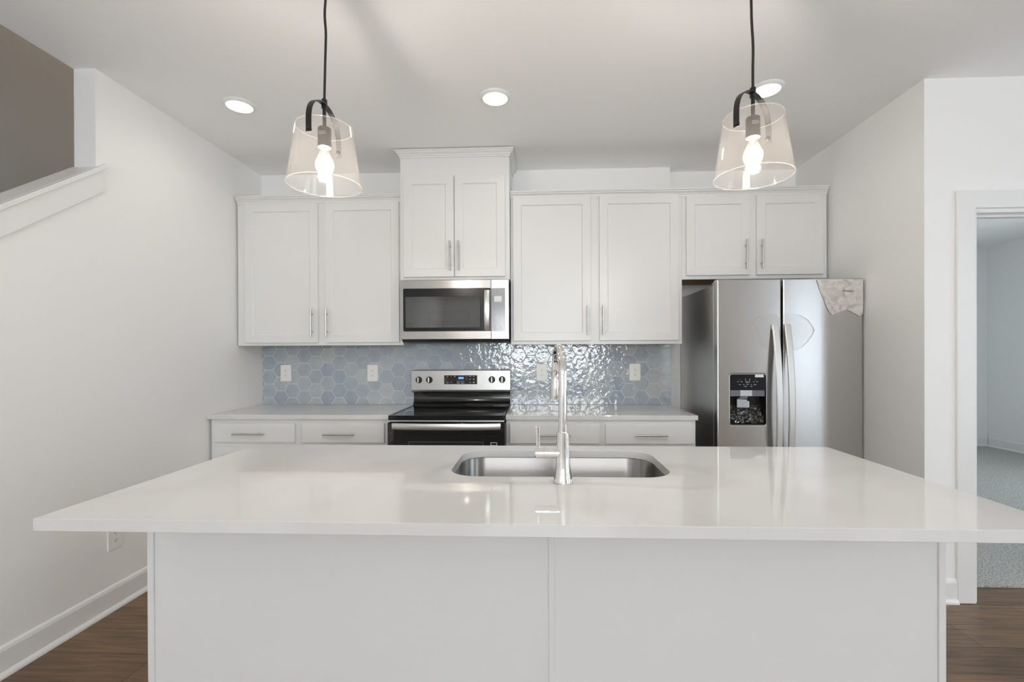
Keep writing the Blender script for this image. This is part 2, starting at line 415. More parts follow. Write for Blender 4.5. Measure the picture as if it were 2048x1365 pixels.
# doorway casing and jamb lining
bm = B()
prism(bm, [(2.195, 0), (2.286, 0), (2.286, 2.063), (3.126, 2.063), (3.126, 0), (3.217, 0), (3.217, 2.156), (2.195, 2.156)], 'Y', EY-.018, EY-.001)
struct('trim_3', bm, trim_paint, bevel=.004)
bm = B()
prism(bm, [(DX0-.0, 0), (DX0+.012, 0), (DX0+.012, DZ-.012), (DX1-.012, DZ-.012), (DX1-.012, 0), (DX1, 0), (DX1, DZ), (DX0, DZ)], 'Y', EY-.001, 2.667)
prism(bm, [(DX0+.012, 0), (DX0+.024, 0), (DX0+.024, DZ-.024), (DX1-.024, DZ-.024), (DX1-.024, 0), (DX1-.012, 0), (DX1-.012, DZ-.012), (DX0+.012, DZ-.012)], 'Y', EY+.045, EY+.08)
struct('trim_4', bm, trim_paint, bevel=.001)


def baseboard(name, pts):
    """runs of (x0,y0,x1,y1,nx,ny): foot of wall from p0 to p1, n points into the room"""
    bm = B()
    for x0, y0, x1, y1, nx, ny in pts:
        prof = [(0, 0), (.028, 0), (.026, .01), (.018, .02), (.013, .022), (.013, .105), (.009, .118), (.004, .124), (0, .126)]
        loft(bm, [[(x+nx*d, y+ny*d, z) for d, z in prof] for x, y in ((x0, y0), (x1, y1))])
    return struct(name, bm, trim_paint)


baseboard('baseboard_left', [(XL+.001, -4.5, XL+.001, 3.03, 1, 0)])
baseboard('baseboard_right', [(XR+.001, EY-.001, 2.194, EY-.001, 0, -1), (3.22, EY-.001, 4.19, EY-.001, 0, -1)])
baseboard('baseboard_bedroom', [(2.17, 6.683, 6.18, 6.683, 0, -1), (6.189, 2.68, 6.189, 6.655, -1, 0)])
for o in COL.objects:
    if o.name == 'baseboard_bedroom': o.location.z = .012

# ------------------------------------------------------------------ cabinets
UF, DF = 3.338, 3.318


def pull(x, z0, z1, y, parent, horiz=False):
    """bar pull on a door front at plane y; bar from z0 to z1 (or x0..x1 when horizontal, x then is z)"""
    bm = B(); r_ = .0058; d = .03
    if not horiz:
        lathe(bm, [(r_*.8, 0), (r_, .001), (r_, z1-z0-.001), (r_*.8, z1-z0)], (x, y-d, z0), 14)
        for q in (z0+.04, z1-.04): lathe(bm, [(.0045, -d), (.0045, 0)], (x, y, q), 10, 'Y')
    else:
        lathe(bm, [(r_*.8, 0), (r_, .001), (r_, z1-z0-.001), (r_*.8, z1-z0)], (z0, y-d, x), 14, 'X')
        for q in (z0+.045, z1-.045): lathe(bm, [(.0045, -d), (.0045, 0)], (q, y, x), 10, 'Y')
    return obj('handle', bm, nickel, parent, smooth=True)


def shaker(x0, x1, z0, z1, y0, parent, name='door', rail=.056, thick=.0195):
    bm = B()
    R = lambda i, y: [(x0+i, y, z0+i), (x1-i, y, z0+i), (x1-i, y, z1-i), (x0+i, y, z1-i)]
    loft(bm, [R(0, y0+thick), R(0, y0+.0012), R(.0012, y0), R(rail, y0), R(rail+.004, y0+.004), R(rail+.006, y0+.0075)])
    return obj(name, bm, cab_white, parent)


def slab(x0, x1, z0, z1, y0, parent, name='drawer', thick=.0195):
    bm = B(); R = lambda i, y: [(x0+i, y, z0+i), (x1-i, y, z0+i), (x1-i, y, z1-i), (x0+i, y, z1-i)]
    loft(bm, [R(0, y0+thick), R(0, y0+.0025), R(.001, y0+.0008), R(.003, y0)])
    return obj(name, bm, cab_white, parent)


def carcass(x0, x1, z0, z1, yf, yb, parent):
    """face-framed box whose raw wooden bottom sits above the frame's lower edge"""
    bm = B(); e = .004
    box(bm, x0, x1, yf, yf+.019, z0, z1)
    box(bm, x0, x0+.015, yf+.019, yb, z0, z1); box(bm, x1-.015, x1, yf+.019, yb, z0, z1)
    box(bm, x0+.015, x1-.015, yf+.019, yb, z1-.012, z1); box(bm, x0+.015, x1-.015, yb-.012, yb, z0+.03, z1-.012)
    b = obj('body', bm, cab_white, parent, .0015)
    bm = B(); box(bm, x0+.0155, x1-.0155, yf+.0195, yb-.0125, z0+.018, z0+.03); obj('bottom_panel', bm, raw_wood, parent)
    return b


CROWN = [(0, 0), (.006, 0), (.006, .012), (.011, .016), (.013, .022), (.022, .031), (.027, .034), (.027, .041), (.035, .044), (.035, .053), (0, .053)]


def crown_front(bm, x0, x1, y, z, k=1.0, left=False, right=False, yb=None):
    """moulding along a front at plane y (projecting towards -y), mitred returns optional"""
    rings = []
    if left: rings.append([(x0-d*k, yb, z+h*k) for d, h in CROWN])
    rings.append([(x0-(d*k if left else 0), y-d*k, z+h*k) for d, h in CROWN])
    rings.append([(x1+(d*k if right else 0), y-d*k, z+h*k) for d, h in CROWN])
    if right: rings.append([(x1+d*k, yb, z+h*k) for d, h in CROWN])
    return loft(bm, rings)


# left pair of uppers
t = thing('wall_cabinet', 'tall white double-door wall cabinet left of the microwave', 'cabinet', (-1.566, W-.165, 1.377), 'white wall cabinets')
carcass(-2.181, -.9555, 1.377, 2.44, UF, W-.001, t)
d = shaker(-2.118, -1.577, 1.398, 2.408, DF, t); pull(-1.616, 1.436, 1.644, DF, d)
d = shaker(-1.519, -.982, 1.398, 2.408, DF, t); pull(-1.5055, 1.436, 1.644, DF, d)
bm = B(); crown_front(bm, -2.181, -.9555, UF-.0005, 2.413, .95); obj('crown', bm, cab_white, t)
# cabinet over the microwave
t = thing('wall_cabinet', 'raised white cabinet above the microwave, reaching the ceiling with its own crown', 'cabinet', (-.567, W-.2, 1.833), 'white wall cabinets')
MY = 3.264
carcass(-.953, -.182, 1.833, 2.745, MY, W-.001, t)
d = shaker(-.925, -.571, 1.853, 2.56, MY-.0195, t); pull(-.598, 1.893, 2.099, MY-.0195, d)
d = shaker(-.565, -.213, 1.853, 2.56, MY-.0195, t); pull(-.537, 1.893, 2.099, MY-.0195, d)
bm = B(); crown_front(bm, -.953, -.182, MY-.0005, 2.693, .95, True, True, W-.002); obj('crown', bm, cab_white, t)
# right pair
t = thing('wall_cabinet', 'tall white double-door wall cabinet between microwave and fridge', 'cabinet', (.424, W-.165, 1.377), 'white wall cabinets')
carcass(-.1795, 1.027, 1.377, 2.44, UF, W-.001, t)
d = shaker(-.160, .387, 1.403, 2.424, DF, t); pull(.3635, 1.443, 1.649, DF, d)
d = shaker(.449, 1.0, 1.403, 2.424, DF, t); pull(.4715, 1.443, 1.649, DF, d)
# over the fridge
t = thing('wall_cabinet', 'short white double-door cabinet above the stainless fridge', 'cabinet', (1.524, WA-.2, 1.83), 'white wall cabinets')
carcass(1.0275, 2.02, 1.83, 2.44, UF, WA-.001, t)
d = shaker(1.054, 1.488, 1.856, 2.408, DF, t); pull(1.458, 1.895, 2.098, DF, d)
d = shaker(1.536, 1.988, 1.856, 2.408, DF, t); pull(1.565, 1.895, 2.098, DF, d)
bm = B(); crown_front(bm, -.1795, 2.02, UF-.0005, 2.413, .95, False, False)
o = obj('crown_moulding', bm, cab_white); tag(o, 'long white crown moulding over the cabinets right of the microwave', 'moulding')

# base cabinets and worktops
CT = .913


def base(label, x0, x1, drawers, doors, pulls):
    t = thing('base_cabinet', label, 'cabinet', ((x0+x1)/2, 3.35, 0), 'white base cabinets')
    bm = B(); box(bm, x0, x1, 3.05, W-.002, .105, .882); box(bm, x0, x1, 3.12, W-.002, 0, .105); obj('body', bm, cab_white, t, .0015)
    for (a, b), pz in zip(drawers, pulls):
        d = slab(a, b, .729, .857, 3.03, t); pull(.787, pz[0], pz[1], 3.03, d, True)
    for a, b, hx in doors:
        d = shaker(a, b, .125, .700, 3.03, t); pull(hx, .46, .665, 3.03, d)
    return t


base('white base cabinet with two drawers left of the range', -2.182, -.963, [(-2.158, -1.602), (-1.553, -1.0)], [(-2.158, -1.602, -1.63), (-1.553, -1.0, -1.52)], [(-2.01, -1.797), (-1.4, -1.188)])
base('white base cabinet with two drawers right of the range, beside the fridge', -.198, 1.022, [(-.172, .407), (.446, 1.003)], [(-.172, .407, .38), (.446, 1.003, .475)], [(.013, .222), (.628, .835)])
bm = B(); box(bm, XL+.001, -.9615, 3.024, W-.001, .883, CT); o = obj('countertop', bm, quartz, bevel=.003); tag(o, 'white quartz worktop on the cabinet left of the range', 'countertop', 'wall-side worktops')
bm = B(); box(bm, -.1995, 1.031, 3.024, W-.001, .883, CT); o = obj('countertop', bm, quartz, bevel=.003); tag(o, 'white quartz worktop between the range and the fridge', 'countertop', 'wall-side worktops')

# ------------------------------------------------------------------ hexagon tile backsplash
t = thing('backsplash', 'glossy blue-grey hexagon tile backsplash behind the range', 'backsplash', (-.58, W, .914))
bm = B(); box(bm, XL+.002, 1.039, W-.0060, W-.0008, CT+.0005, 1.405); obj('grout', bm, grout, t)


def clip(poly, ax, val, keep_less):
    out = []
    for i in range(len(poly)):
        a, b = poly[i], poly[(i+1) % len(poly)]
        ia, ib = (a[ax] <= val) == keep_less, (b[ax] <= val) == keep_less
        if ia: out.append(a)
        if ia != ib:
            k = (val-a[ax])/(b[ax]-a[ax]); out.append((a[0]+k*(b[0]-a[0]), a[1]+k*(b[1]-a[1])))
    return out


def inset(poly, d):
    n = len(poly); mx_ = sum(p[0] for p in poly)/n, sum(p[1] for p in poly)/n; out = []
    for i in range(n):
        p0, p1, p2 = Vector(poly[i-1]), Vector(poly[i]), Vector(poly[(i+1) % n])
        e1, e2 = (p1-p0).normalized(), (p2-p1).normalized()
        n1, n2 = Vector((-e1.y, e1.x)), Vector((-e2.y, e2.x))
        b = n1+n2; k = d/max(.3, 1+n1.dot(n2))
        out.append(tuple(p1+b*k))
    return out


bm = B(); DXH, DZH, G = .0953, .1107, .0019
for i in range(-1, 36):
    for j in range(-1, 6):
        hx = -2.139+i*DXH; hz = .911+j*DZH + (DZH/2 if i % 2 else 0)
        hh = DZH/2-G; a = DXH*2/3-G*1.15
        P = [(hx+a, hz), (hx+a/2, hz+hh), (hx-a/2, hz+hh), (hx-a, hz), (hx-a/2, hz-hh), (hx+a/2, hz-hh)]
        for ax, v_, kl in ((0, XL+.003, False), (0, 1.0385, True), (1, CT+.001, False), (1, 1.404, True)):
            P = clip(P, ax, v_, kl)
            if len(P) < 3: break
        if len(P) < 3: continue
        xs = [p[0] for p in P]; zs = [p[1] for p in P]
        if max(xs)-min(xs) < .006 or max(zs)-min(zs) < .006: continue
        loft(bm, [[(p[0], W-.004, p[1]) for p in P], [(p[0], W-.0066, p[1]) for p in P], [(p[0], W-.0078, p[1]) for p in inset(P, .0018)]])
obj('tiles', bm, tile, t)

# ------------------------------------------------------------------ outlets
def outlet(label, loc, rz=0):
    t = thing('power_outlet', label, 'outlet', (0, 0, 0), 'white duplex outlets')
    bm = B(); L0 = rrect(-.043, .043, -.066, .066, .005, 4); L1 = rrect(-.0405, .0405, -.0635, .0635, .004, 4)
    loft(bm, [[(x, 0, z) for x, z in L0], [(x, -.003, z) for x, z in L0], [(x, -.0055, z) for x, z in L1]]); obj('plate', bm, plastic_white, t)
    for s in (1, -1):
        zc = s*.0195
        bm = B(); L = rrect(-.0165, .0165, zc-.0145, zc+.0145, .008, 5); loft(bm, [[(x, -.0054, z) for x, z in L], [(x, -.0068, z) for x, z in L]])
        rc = obj('receptacle', bm, plastic_white, t, .0004)
        bm = B(); box(bm, -.0075, -.0055, -.0071, -.0066, zc-.002, zc+.006); box(bm, .0052, .0076, -.0071, -.0066, zc-.0015, zc+.0055)
        lathe(bm, [(.0026, 0), (.0026, .0005)], (0, -.0071, zc-.007), 10, 'Y'); obj('slots', bm, slot_dark, rc)
    t.location = loc; t.rotation_euler = (0, 0, rz)
    return t


OY = W-.0079
o = outlet('white outlet at the far left end of the tile backsplash', (-2.0, OY, 1.163))
dup(o, (-1.297, OY, 1.162), 'white outlet on the tiles just left of the range')
dup(o, (.0435, OY, 1.165), 'white outlet on the tiles just left of the faucet spout, right of the range')
dup(o, (.765, OY, 1.165), 'white outlet on the tiles nearest the fridge')
q = dup(o, (XL+.0005, 2.34, .372), 'white outlet low on the left wall beside the island'); q.rotation_euler = (0, 0, PI/2)

# ------------------------------------------------------------------ microwave
t = thing('microwave', 'stainless over-the-range microwave under the raised cabinet', 'microwave', (-.568, W-.2, 1.4))
MF = 3.234


def lean(bm):      # the glazed part of the door leans forward by a degree
    bmesh.ops.transform(bm, matrix=Matrix.Translation((0, MF+.005, 1.62)) @ Matrix.Rotation(math.radians(1.1), 4, 'X') @ Matrix.Translation((0, -MF-.005, -1.62)), verts=bm.verts)


WX0, WX1, WZ0, WZ1 = -.9155, -.3895, 1.4965, 1.7145
bm = B(); holed(bm, [(-.948, 1.416), (-.188, 1.416), (-.188, 1.829), (-.948, 1.829)], [[(WX0, WZ0), (WX1, WZ0), (WX1, WZ1), (WX0, WZ1)]], 'Y', MF+.034, MF+.21)
box(bm, -.948, -.188, MF+.21, W-.009, 1.416, 1.829); obj('body', bm, black_plastic, t)
cav = M('oven_liner', (.52, .52, .51), .35); e_ = .0008
bm = B(); Q = lambda y: [(WX0+e_, y, WZ0+e_), (WX1-e_, y, WZ0+e_), (WX1-e_, y, WZ1-e_), (WX0+e_, y, WZ1-e_)]
loft(bm, [Q(MF+.022), Q(MF+.205)], True, False); v4 = [bm.verts.new(p) for p in Q(MF+.205)]; bm.faces.new(v4); lin_ = obj('cavity', bm, cav, t)
bm = B()
for zz in (1.535, 1.55, 1.62): box(bm, -.80, -.50, MF+.203, MF+.2045, zz, zz+.002)
for xx in (-.80, -.502): box(bm, xx, xx+.002, MF+.203, MF+.2045, 1.505, 1.622)
obj('reflected_lines', bm, mark_grey, lin_)  # grey lines stand in for the room's reflection in the glass
bm = B(); prism(bm, [(MF+.012, 1.415), (W-.02, 1.412), (W-.02, 1.395), (MF+.03, 1.397)], 'X', -.940, -.194); obj('underside', bm, M('dark_vent', (.03, .03, .032), .45), t)
dr = obj('door', holed(B(), [(-.948, 1.416), (-.3125, 1.416), (-.3125, 1.827), (-.948, 1.827)], [rrect(-.928, -.3135, 1.471, 1.770, .008, 4)], 'Y', MF, MF+.033), steel_oven, t, .002)
bm = B(); holed(bm, rrect(-.9275, -.314, 1.4715, 1.7695, .008, 4), [rrect(-.915, -.390, 1.497, 1.714, .003, 2)], 'Y', MF+.002, MF+.02); lean(bm); obj('door_frame', bm, panel_black, dr)
micro_glass = thin_glass('microwave_window', (.62, .62, .62), .018, .03, 1.55, 1)
bm = B(); box(bm, -.9155, -.3895, MF+.0035, MF+.012, 1.4965, 1.7145); lean(bm); obj('window', bm, micro_glass, dr)
bm = B()
for k in range(13):
    pass
rings = []
for k in range(15):
    s = -1+2*k/14; z = 1.615+s*.139; y = MF-.012-.030*(1-s*s)
    rings.append([(-.356, y+.012, z), (-.356, y+.002, z), (-.351, y, z), (-.324, y, z), (-.319, y+.002, z), (-.319, y+.012, z)])
loft(bm, rings)
for z in (1.487, 1.743): box(bm, -.348, -.327, MF-.004, MF+.0018, z-.012, z+.012)
obj('handle', bm, steel_light, dr, smooth=True)
pn = obj('control_panel', holed(B(), [(-.3095, 1.416), (-.188, 1.416), (-.188, 1.827), (-.3095, 1.827)], [rrect(-.3092, -.214, 1.470, 1.767, .006, 4)], 'Y', MF, MF+.033), steel_pale, t, .0015)
bm = B(); L = rrect(-.3088, -.2145, 1.4705, 1.7665, .006, 4); loft(bm, [[(x, MF+.012, z) for x, z in L], [(x, MF+.0015, z) for x, z in L]]); obj('keypad', bm, M('keypad_glass', (.33, .34, .36), .12, spec=.7), pn)  # pale base colour stands in for the window reflected in the keypad
bm = B(); box(bm, -.289, -.237, MF+.0008, MF+.0016, 1.673, 1.713); obj('sticker', bm, sticker, pn)
bm = B()
for k in range(7): box(bm, -.296, -.288, MF+.0009, MF+.0014, 1.53+k*.018, 1.535+k*.018)
for cxk, czk in ((-.265, 1.515), (-.285, 1.5), (-.245, 1.5), (-.283, 1.487), (-.26, 1.487), (-.24, 1.487)): box(bm, cxk-.004, cxk+.004, MF+.0009, MF+.0014, czk-.002, czk+.002)
obj('key_marks', bm, M('key_print', (.3, .3, .32), .4), pn)
text('lettering', 'Whirlpool', .018, (-.628, MF-.0003, 1.8), M('etched_logo', (.36, .35, .34), .35, .8), dr, .06)

# ------------------------------------------------------------------ range
t = thing('kitchen_range', 'freestanding black and stainless electric range between the worktops', 'range', (-.58, 3.3, 0))
X0, X1 = -.957, -.2035
RF = 2.972
bm = B(); box(bm, X0+.004, X1-.004, RF+.04, 3.655, .03, .886)
for x in (X0+.05, X1-.05):
    for y in (3.06, 3.6): lathe(bm, [(.018, 0), (.018, .031)], (x, y, 0), 12)
obj('body', bm, black_plastic, t)
bm = B(); holed(bm, rrect(X0, X1, RF, 3.61, .012, 4), [rrect(X0+.018, X1-.018, RF+.03, 3.57, .008, 3)], 'Z', .887, .918); ck = obj('cooktop', bm, black_gloss, t, .005, 3)
bm = B(); box(bm, X0+.0175, X1-.0175, RF+.0295, 3.5705, .9, .9155); obj('cooktop_glass', bm, black_glass, ck)
burner_print = M('burner_print', (.018, .018, .018), .12)
for bx, by, br_ in ((-.77, 3.13, .105), (-.385, 3.13, .085), (-.77, 3.42, .08), (-.385, 3.42, .105)):
    bm = B()
    for rr in (br_, br_*.62): lathe(bm, [(rr-.001, 0), (rr+.001, 0), (rr+.001, .0002), (rr-.001, .0002), (rr-.001, 0)], (bx, by, .9156), 48, 'Z', False)
    obj('burner_ring', bm, burner_print, ck)
bm = B(); box(bm, X0+.002, X1-.002, RF+.015, RF+.04, .876, .8865); obj('vent_strip', bm, steel_light, t, .001)
# lower black riser and stainless back panel
bm = B(); prism(bm, [(3.655, .9185), (3.578, .9185), (3.578, .925), (3.592, .935), (3.6, .95), (3.605, .98), (3.6, 1.0155), (3.655, 1.0155)], 'X', X0+.004, X1+.002); obj('back_riser', bm, black_gloss, t, .002, smooth=True)
BG = 3.575
bm = B(); prism(bm, [(3.655, 1.016), (3.583, 1.016), (3.576, 1.022), (3.573, 1.035), (3.578, 1.183), (3.582, 1.187), (3.655, 1.187)], 'X', -.963, -.1985); bp_ = obj('backguard', bm, steel_guard, t, .001)
bm = B(); box(bm, -.709, -.453, BG-.0018, BG+.002, 1.078, 1.147); dp = obj('control_display', bm, black_glass, t, .001)
bm = B(); box(bm, -.602, -.556, BG-.0021, BG-.0017, 1.114, 1.138); obj('clock_window', bm, screen_blue, dp)
text('clock_digits', '10:34', .019, (-.579, BG-.0024, 1.126), screen, dp, .036)
bm = B()
for mx_, mz, ww, hh in ((-.683, 1.138, .01, .004), (-.655, 1.138, .008, .004), (-.626, 1.138, .01, .006), (-.536, 1.138, .006, .004), (-.508, 1.138, .013, .005), (-.479, 1.138, .011, .004),
                       (-.536, 1.117, .006, .004), (-.508, 1.117, .009, .006), (-.479, 1.117, .009, .007), (-.508, 1.092, .011, .004), (-.479, 1.093, .011, .008), (-.683, 1.092, .015, .003), (-.655, 1.092, .01, .003)):
    box(bm, mx_-ww/2, mx_+ww/2, BG-.0022, BG-.0017, mz-hh/2, mz+hh/2)
for mx_ in (-.598, -.566):
    holed(bm, rrect(mx_-.011, mx_+.011, 1.084, 1.103, .004, 3), [rrect(mx_-.0095, mx_+.0095, 1.0865, 1.1015, .003, 3)], 'Y', BG-.0022, BG-.0017); box(bm, mx_-.001, mx_+.001, BG-.0022, BG-.0017, 1.09, 1.098)
obj('key_marks', bm, mark_white, dp)
for kx, kz in ((-.905, 1.112), (-.824, 1.112), (-.340, 1.1135), (-.261, 1.1135)):
    bm = B(); lathe(bm, [(.0255, 0), (.0255, -.004), (.0225, -.006), (.021, -.022), (.019, -.024)], (kx, BG+.001, kz), 28, 'Y'); k = obj('knob', bm, black_gloss, t, smooth=True)
    bm = B(); box(bm, kx-.0045, kx+.0045, BG-.031, BG-.0215, kz-.0195, kz+.0195); obj('knob_grip', bm, chrome, k, .0015)
    bm = B(); box(bm, kx-.0005, kx+.0005, BG-.0012, BG+.002, kz+.03, kz+.042)
    for s in (-1, 1):
        for q in range(3): box(bm, kx+s*(.03+.002*q)-.0015, kx+s*(.03+.002*q)+.0015, BG-.0012, BG+.002, kz+.016-.013*q, kz+.018-.013*q)
    obj('dial_marks', bm, mark_grey, k)
# oven door
bm = B(); box(bm, X0, X1+.004, RF-.008, RF+.038, .19, .872); od = obj('oven_door', bm, black_glass, t, .004)
bm = B(); box(bm, -.816, -.343, RF-.0088, RF-.0075, .36, .747); obj('oven_window', bm, oven_glass, od)
bm = B(); holed(bm, [(-.822, .354), (-.337, .354), (-.337, .753), (-.822, .753)], [[(-.817, .359), (-.342, .359), (-.342, .748), (-.817, .748)]], 'Y', RF-.0086, RF-.0078); obj('window_border', bm, M('window_print', (.09, .09, .09), .2), od)
bm = B(); holed(bm, [(-.292, .728), (-.25, .728), (-.25, .748), (-.292, .748)], [[(-.289, .731), (-.253, .731), (-.253, .745), (-.289, .745)]], 'Y', RF-.0088, RF-.0078); obj('energy_sticker', bm, sticker, od)
bm = B(); rings = []
for k in range(21):
    s = -1+2*k/20; x = -.571+s*.346; y = 2.928-.026*(1-s*s)
    rings.append([(x, y+.014, .834), (x, y+.002, .834), (x, y, .837), (x, y, .871), (x, y+.002, .874), (x, y+.014, .874)])
loft(bm, rings)
for x in (-.905, -.237): box(bm, x-.011, x+.011, 2.9425, RF-.0082, .842, .868)
obj('handle', bm, steel_light, od, smooth=True)
bm = B(); box(bm, X0+.001, X1, RF-.004, RF+.035, .04, .183); obj('storage_drawer', bm, black_gloss, t, .004)

# ------------------------------------------------------------------ fridge
FY = 2.989
t = thing('refrigerator', 'stainless side-by-side refrigerator in the alcove, film still on its doors', 'refrigerator', (1.58, 3.35, 0))
bm = B(); box(bm, 1.142, 2.022, FY+.075, WA-.02, .03, 1.748); box(bm, 1.16, 2.0, FY+.04, FY+.075, .02, .1)
for x in (1.2, 1.96):
    for y in (3.1, 3.68): lathe(bm, [(.02, 0), (.02, .031)], (x, y, 0), 12)
obj('body', bm, steel_side, t, .004)
bm = B(); box(bm, 1.150, 2.014, FY+.063, FY+.0745, .11, 1.74); obj('door_gasket', bm, M('gasket', (.05, .05, .05), .6), t)
for a, b in ((1.145, 1.20), (1.965, 2.02)): obj('hinge_cover', box(B(), a, b, FY+.064, FY+.11, 1.749, 1.768), steel_side, t, .003)
ld = obj('freezer_door', holed(B(), [(1.137, .105), (1.531, .105), (1.531, 1.775), (1.137, 1.775)], [rrect(1.212, 1.437, .859, 1.180, .014, 5)], 'Y', FY, FY+.062), steel_b, t, .007, 3)
bm = B(); box(bm, 1.542, 2.026, FY, FY+.062, .105, 1.775); rd = obj('fridge_door', bm, steel_b, t, .007, 3)
for x, par in ((1.4885, ld), (1.5615, rd)):
    bm = B(); rings = []
    for k in range(29):
        s = -1+2*k/28; z = .965+s*.525; y = FY-.020-.055*(1-s*s); hw = .0185
        rings.append([(x-hw, y+.014, z), (x-hw, y+.003, z), (x-hw+.004, y, z), (x+hw-.004, y, z), (x+hw, y+.003, z), (x+hw, y+.014, z)])
    loft(bm, rings)
    for z in (.455, 1.475): box(bm, x-.016, x+.016, FY-.0085, FY-.0005, z-.015, z+.015)
    obj('handle', bm, handle_steel, par, smooth=True)
# water dispenser: a housing let into the freezer door
bm = B(); L0 = rrect(1.212, 1.437, .859, 1.180, .014, 5)
L1 = rrect(1.2125, 1.4365, .8595, 1.1795, .014, 5); L2 = rrect(1.2165, 1.4325, .8635, 1.1755, .011, 5); L3 = rrect(1.228, 1.421, .885, 1.1755, .01, 5)
loft(bm, [[(x, FY+.06, z) for x, z in L1], [(x, FY-.003, z) for x, z in L1], [(x, FY-.003, z) for x, z in L2], [(x, FY+.02, z) for x, z in L2], [(x, FY+.055, z) for x, z in L3]])
dsp = obj('water_dispenser', bm, recess_black, t, smooth=True)
bm = B(); holed(bm, rrect(1.2105, 1.4385, .8575, 1.1815, .0155, 5), [rrect(1.2133, 1.4357, .8603, 1.1787, .0135, 5)], 'Y', FY-.0045, FY-.0005); obj('bezel', bm, steel_light, dsp)
bm = B(); prism(bm, [(FY-.0025, 1.0795), (FY-.0025, 1.1755), (FY+.03, 1.1755), (FY+.03, 1.0795)], 'X', 1.217, 1.432); obj('control_panel', bm, panel_black, dsp, .001)
bm = B(); prism(bm, [(FY+.002, 1.0395), (FY+.002, 1.079), (FY+.05, 1.079), (FY+.05, 1.0395)], 'X', 1.2185, 1.4305); obj('chute_band', bm, grey_plastic, dsp, .002)
bm = B(); box(bm, 1.279, 1.352, FY-.001, FY+.004, 1.041, 1.0785); obj('nozzle_cover', bm, pale_plastic, dsp, .002)
bm = B(); prism(bm, [(1.286, 1.04), (1.33, 1.04), (1.325, 1.026), (1.272, 1.022)], 'Y', FY+.004, FY+.04); obj('nozzle', bm, grey_plastic, dsp, .002)
bm = B(); loft(bm, [[(1.262, FY+.006, 1.021), (1.324, FY+.006, 1.019), (1.332, FY+.02, .966), (1.268, FY+.02, .967)], [(1.262, FY+.012, 1.021), (1.324, FY+.012, 1.019), (1.332, FY+.026, .966), (1.268, FY+.026, .967)]])
box(bm, 1.328, 1.342, FY+.015, FY+.05, .968, 1.008); obj('paddle', bm, pale_plastic, dsp, .002)
bm = B(); box(bm, 1.369, 1.421, FY-.0034, FY-.0024, 1.1595, 1.1765); obj('sticker', bm, sticker, dsp)
bm = B(); z0 = 1.125
for a, b in (((1.309, 1.152), (1.314, 1.126)), ((1.337, 1.152), (1.333, 1.126)), ((1.314, 1.126), (1.333, 1.126)), ((1.318, 1.130), (1.322, 1.134)), ((1.322, 1.134), (1.327, 1.130))):
    tube(bm, [(a[0], FY-.0028, a[1]), (b[0], FY-.0028, b[1])], .0009, 6)
for mx_, mz, ww in ((1.264, 1.132, .009), (1.286, 1.132, .011), (1.276, 1.144, .003), (1.361, 1.132, .009), (1.382, 1.132, .011), (1.372, 1.144, .003), (1.276, 1.114, .012), (1.3, 1.114, .008), (1.323, 1.114, .013), (1.346, 1.114, .007), (1.369, 1.114, .016), (1.31, 1.102, .016), (1.346, 1.102, .011)):
    box(bm, mx_-ww/2, mx_+ww/2, FY-.003, FY-.0024, mz-.0012, mz+.0012)
obj('icon_marks', bm, mark_white, dsp)
# crumpled clear wrap stuffed in the recess
bm = B(); g = []
for j in range(15):
    row = []
    for i in range(22):
        x = 1.2195+i/21*.2095; z = .868+j/14*.115
        y = FY+.014+.022*(j/14)+.024*noise.noise((x*38, z*42, 3))+.008*noise.noise((x*110, z*90, 9))
        row.append(bm.verts.new((x, max(y, FY+.001), z+.012*noise.noise((x*30, 7, 1))*(j/14))))
    g.append(row)
for j in range(14):
    for i in range(21): bm.faces.new((g[j][i], g[j][i+1], g[j+1][i+1], g[j+1][i]))
obj('crumpled_wrap', bm, thin_glass('wrinkled_wrap', (.95, .95, .97), .006, .02, 2.1), dsp)


def film(name, loop, y, mat, parent, amp, cuts, seed):
    bm = B(); vs = [bm.verts.new((x, y, z)) for x, z in loop]
    bm.faces.new(vs); bmesh.ops.triangulate(bm, faces=bm.faces[:]); 
    for _ in range(cuts): bmesh.ops.subdivide_edges(bm, edges=bm.edges[:], cuts=1, use_grid_fill=True)
    for v in bm.verts: v.co.y -= amp*(.5+.5*noise.noise((v.co.x*22, seed, v.co.z*26)))+amp*.5*(1+noise.noise((v.co.x*70, seed, v.co.z*60)))
    o = obj(name, bm, mat, parent, smooth='all'); return o


